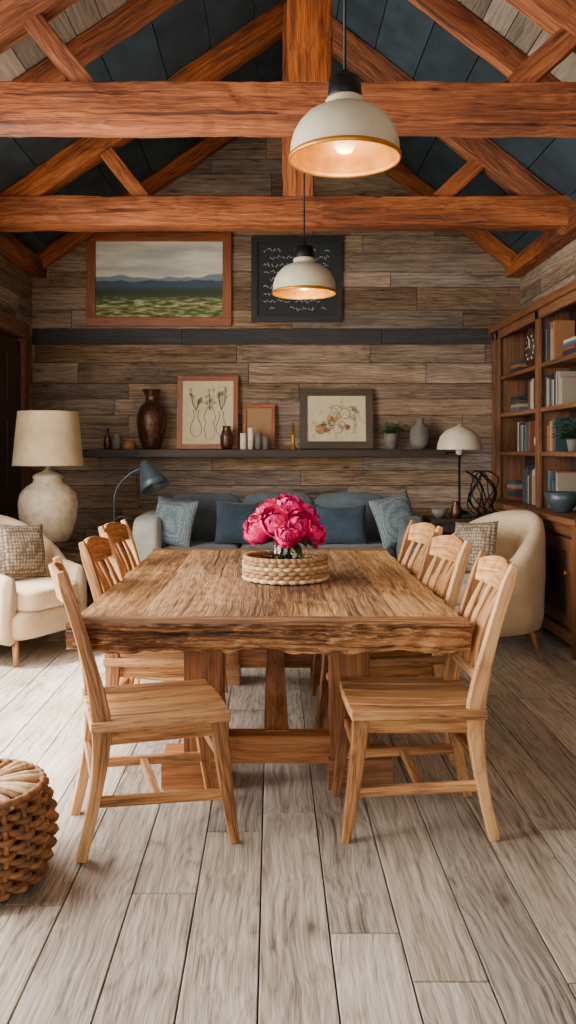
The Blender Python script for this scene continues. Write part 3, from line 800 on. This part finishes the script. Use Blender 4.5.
# ------------------------------------------------------------------ bookcase on right wall
BX,BY0,BY1=2.13,5.55,8.15; DX,TOPZ=2.0,2.52; XE=XR-.004
b=B()
def bx(x0,x1,y0,y1,z0,z1,mat=0,grain=None): b.box((x1-x0,y1-y0,z1-z0),((x0+x1)/2,(y0+y1)/2,(z0+z1)/2),mat=mat,grain=grain)
zs=[.92,1.35,1.70,2.05]; posts=[5.57,6.78,7.98]
bx(XE-.02,XE,BY0,BY1,.9,TOPZ,1,1)
for z in zs[1:]: bx(BX,XE,BY0,BY1,z-.0175,z+.0175,0,1)
bx(BX-.05,XE,BY0-.02,BY1+.02,TOPZ-.03,TOPZ+.03,0,1)
for y in posts+[8.13]:
    bx(BX,XE,y-.015,y+.015,.9,TOPZ,0,2)
    bx(BX-.02,BX+.01,y-.042,min(y+.042,8.17),.92,TOPZ,0,2)
bx(BX-.02,BX+.01,BY0,BY1,TOPZ-.10,TOPZ-.02,0,1)
bx(DX-.035,XE,BY0-.015,BY1+.015,.878,.922,0,1)
bx(DX+.02,XE,BY0,BY1,.08,.88,1,1)
for y in [5.59,6.43,7.27,8.12]: bx(DX-.015,DX+.035,y-.045,y+.045,0,.88,0,2)
for z in (.84,.12): bx(DX-.01,DX+.03,BY0,BY1,z-.04,z+.04,0,1)
for yc in (6.01,6.85,7.69):
    bx(DX+.002,DX+.022,yc-.33,yc+.33,.18,.78,0,2); bx(DX-.006,DX+.014,yc-.24,yc+.24,.27,.69,1,2)
    b.lathe([(0,0),(.012,0),(.012,.02),(.018,.03),(0,.035)],12,2,(DX,yc-.28,.55),ax=(0,-math.pi/2,0))
bx(DX,XE,BY0-.005,BY0+.025,0,.88,0,2)
b.build('bookcase',[M_shelfW,M_dark,M_gold],0.004)
b=B()
o=.0185
def row(y,y1,z,hmin,hmax):
    while y<y1:
        t=U(.018,.045); h=U(hmin,hmax); d=U(.15,.19)
        if y+t>y1: break
        b.box((d,t-.001,h),(2.165+d/2,y+t/2,z+h/2)); y+=t
def stack(y,z,n):
    for i in range(n):
        t=U(.025,.045); w=U(.22,.3); b.box((.19,w,t-.001),(2.26,y+U(-.02,.02),z+t/2)); z+=t
row(6.45,6.74,.925,.22,.3); row(6.5,6.74,1.35+o,.2,.27); row(6.85,7.35,.925,.24,.32); 
row(6.35,6.74,1.70+o,.2,.26); row(7.15,7.5,1.35+o,.2,.26)
row(6.9,7.2,1.70+o,.22,.28); row(6.52,6.74,2.05+o,.24,.34)
stack(7.7,.925,5); stack(7.6,1.70+o,4); stack(7.6,2.05+o,3); stack(6.2,2.05+o,4); stack(5.8,1.35+o,4)
b.build('books',[M_books],0.002,1)
b=B()
Mc=Matrix.Translation((2.19,7.14,2.05+o+.172))@Euler((0,-math.pi/2,0)).to_matrix().to_4x4()
b.lathe([(0,-.03),(.15,-.03),(.17,-.01),(.17,.02),(.155,.03),(.145,.02),(0,.02)],40,0,M=Mc)
b.lathe([(0,.021),(.12,.021),(.12,.023),(0,.0235)],36,1,M=Mc)
for k in range(12):
    a=k*math.pi/6; b.beam(Mc@Vector((.095*math.cos(a),.095*math.sin(a),.026)),Mc@Vector((.115*math.cos(a),.115*math.sin(a),.026)),.006,.004,mat=2)
b.beam(Mc@Vector((0,0,.028)),Mc@Vector((.08,.02,.028)),.006,.004,mat=2); b.beam(Mc@Vector((0,0,.028)),Mc@Vector((.01,.06,.028)),.007,.004,mat=2)
b.build('mantel_clock',[M_bronze,M_frameD,M_candle])
plantpot('potted_plant',2.2,6.2,1.35+o,.05,.09,40,.21,M_pot,(2.02,2.36,5.98,6.47))
obj('round_vase',[(0,0),(.04,0),(.07,.05),(.075,.1),(.05,.17),(.03,.19),(.035,.22),(0,.2)],2.23,6.98,M_candle,z=1.35+o)
obj('metal_bowl',[(0,0),(.05,0),(.06,.01),(.11,.07),(.135,.15),(.13,.15),(.1,.075),(0,.02)],2.12,6.2,M_grey,z=.925)

# ------------------------------------------------------------------ wicker pouf
b=B(); H=.31
def pr(t): return .205+.035*math.sin(math.pi*t)
b.lathe([(0,.005),(.19,.005),(.2,.05),(.222,H*.5),(.2,H-.04),(.17,H-.02),(0,H-.02)],40,1)
rows=13
for k in range(rows):
    t=(k+.5)/rows; ring(b,pr(t),.014+(H-.03)*t,.0105,20,.013,math.pi*(k%2),0,ns=160)
for k in range(20):
    a=2*math.pi*(k+.25)/20
    b.tube([(pr(t)*math.cos(a+.0*t),pr(t)*math.sin(a),.014+(H-.024)*t) for t in [i/10 for i in range(11)]],.010,6,0)
for k in range(30):
    a=2*math.pi*k/30
    b.tube([(r*math.cos(a+sw),r*math.sin(a+sw),z) for r,z,sw in ((.03,H-.012,-.25),(.08,H+.002,-.12),(.15,H+.002,0),(.195,H-.005,.08),(.215,H-.03,.12))],[.005,.008,.011,.011,.009],6,2 if k%3 else 0)
ring(b,.035,H-.003,.011,10,.002,0,2,ns=30)
ring(b,.208,H-.012,.013,36,.004,0,0,ns=160)
b.build('wicker_pouf',[M_wick,M_wickD,M_wickL],loc=(-.955,2.74,0))

# ------------------------------------------------------------------ lights, world, camera
def area(name,loc,rot,sx,sy,e,col):
    l=bpy.data.lights.new(name,'AREA'); l.shape='RECTANGLE'; l.size=sx; l.size_y=sy; l.energy=e; l.color=col
    o=bpy.data.objects.new(name,l); o.location=loc; o.rotation_euler=rot; bpy.context.scene.collection.objects.link(o)
area('window_daylight',(XL-.25,3.6,1.6),(0,math.radians(-90+16),0),2.4,4.2,520,(1,.96,.89))
area('front_window_daylight',(.1,YF-.25,1.9),(math.radians(90),0,0),3.8,2.6,125,(1,.91,.80))
l=bpy.data.lights.new('sun','SUN'); l.energy=16.0; l.angle=math.radians(8); l.color=(1,.95,.86)
so=bpy.data.objects.new('sun',l); bpy.context.scene.collection.objects.link(so)
so.rotation_euler=Vector((1.0,.25,-1.7)).to_track_quat('-Z','Y').to_euler(); so.location=(-4,3,5)
w=bpy.data.worlds.new('World'); bpy.context.scene.world=w; w.use_nodes=True
bg=w.node_tree.nodes['Background']; bg.inputs[0].default_value=(.75,.85,1,1); bg.inputs[1].default_value=.4
cam=bpy.data.cameras.new('Camera'); co=bpy.data.objects.new('Camera',cam); bpy.context.scene.collection.objects.link(co)
co.location=(0,0,1.38); co.rotation_euler=(math.radians(90),0,0)
cam.sensor_width=36; cam.lens=850/1024*36; cam.shift_x=16/1024; cam.shift_y=-62/1024; cam.clip_start=.05
bpy.context.scene.camera=co
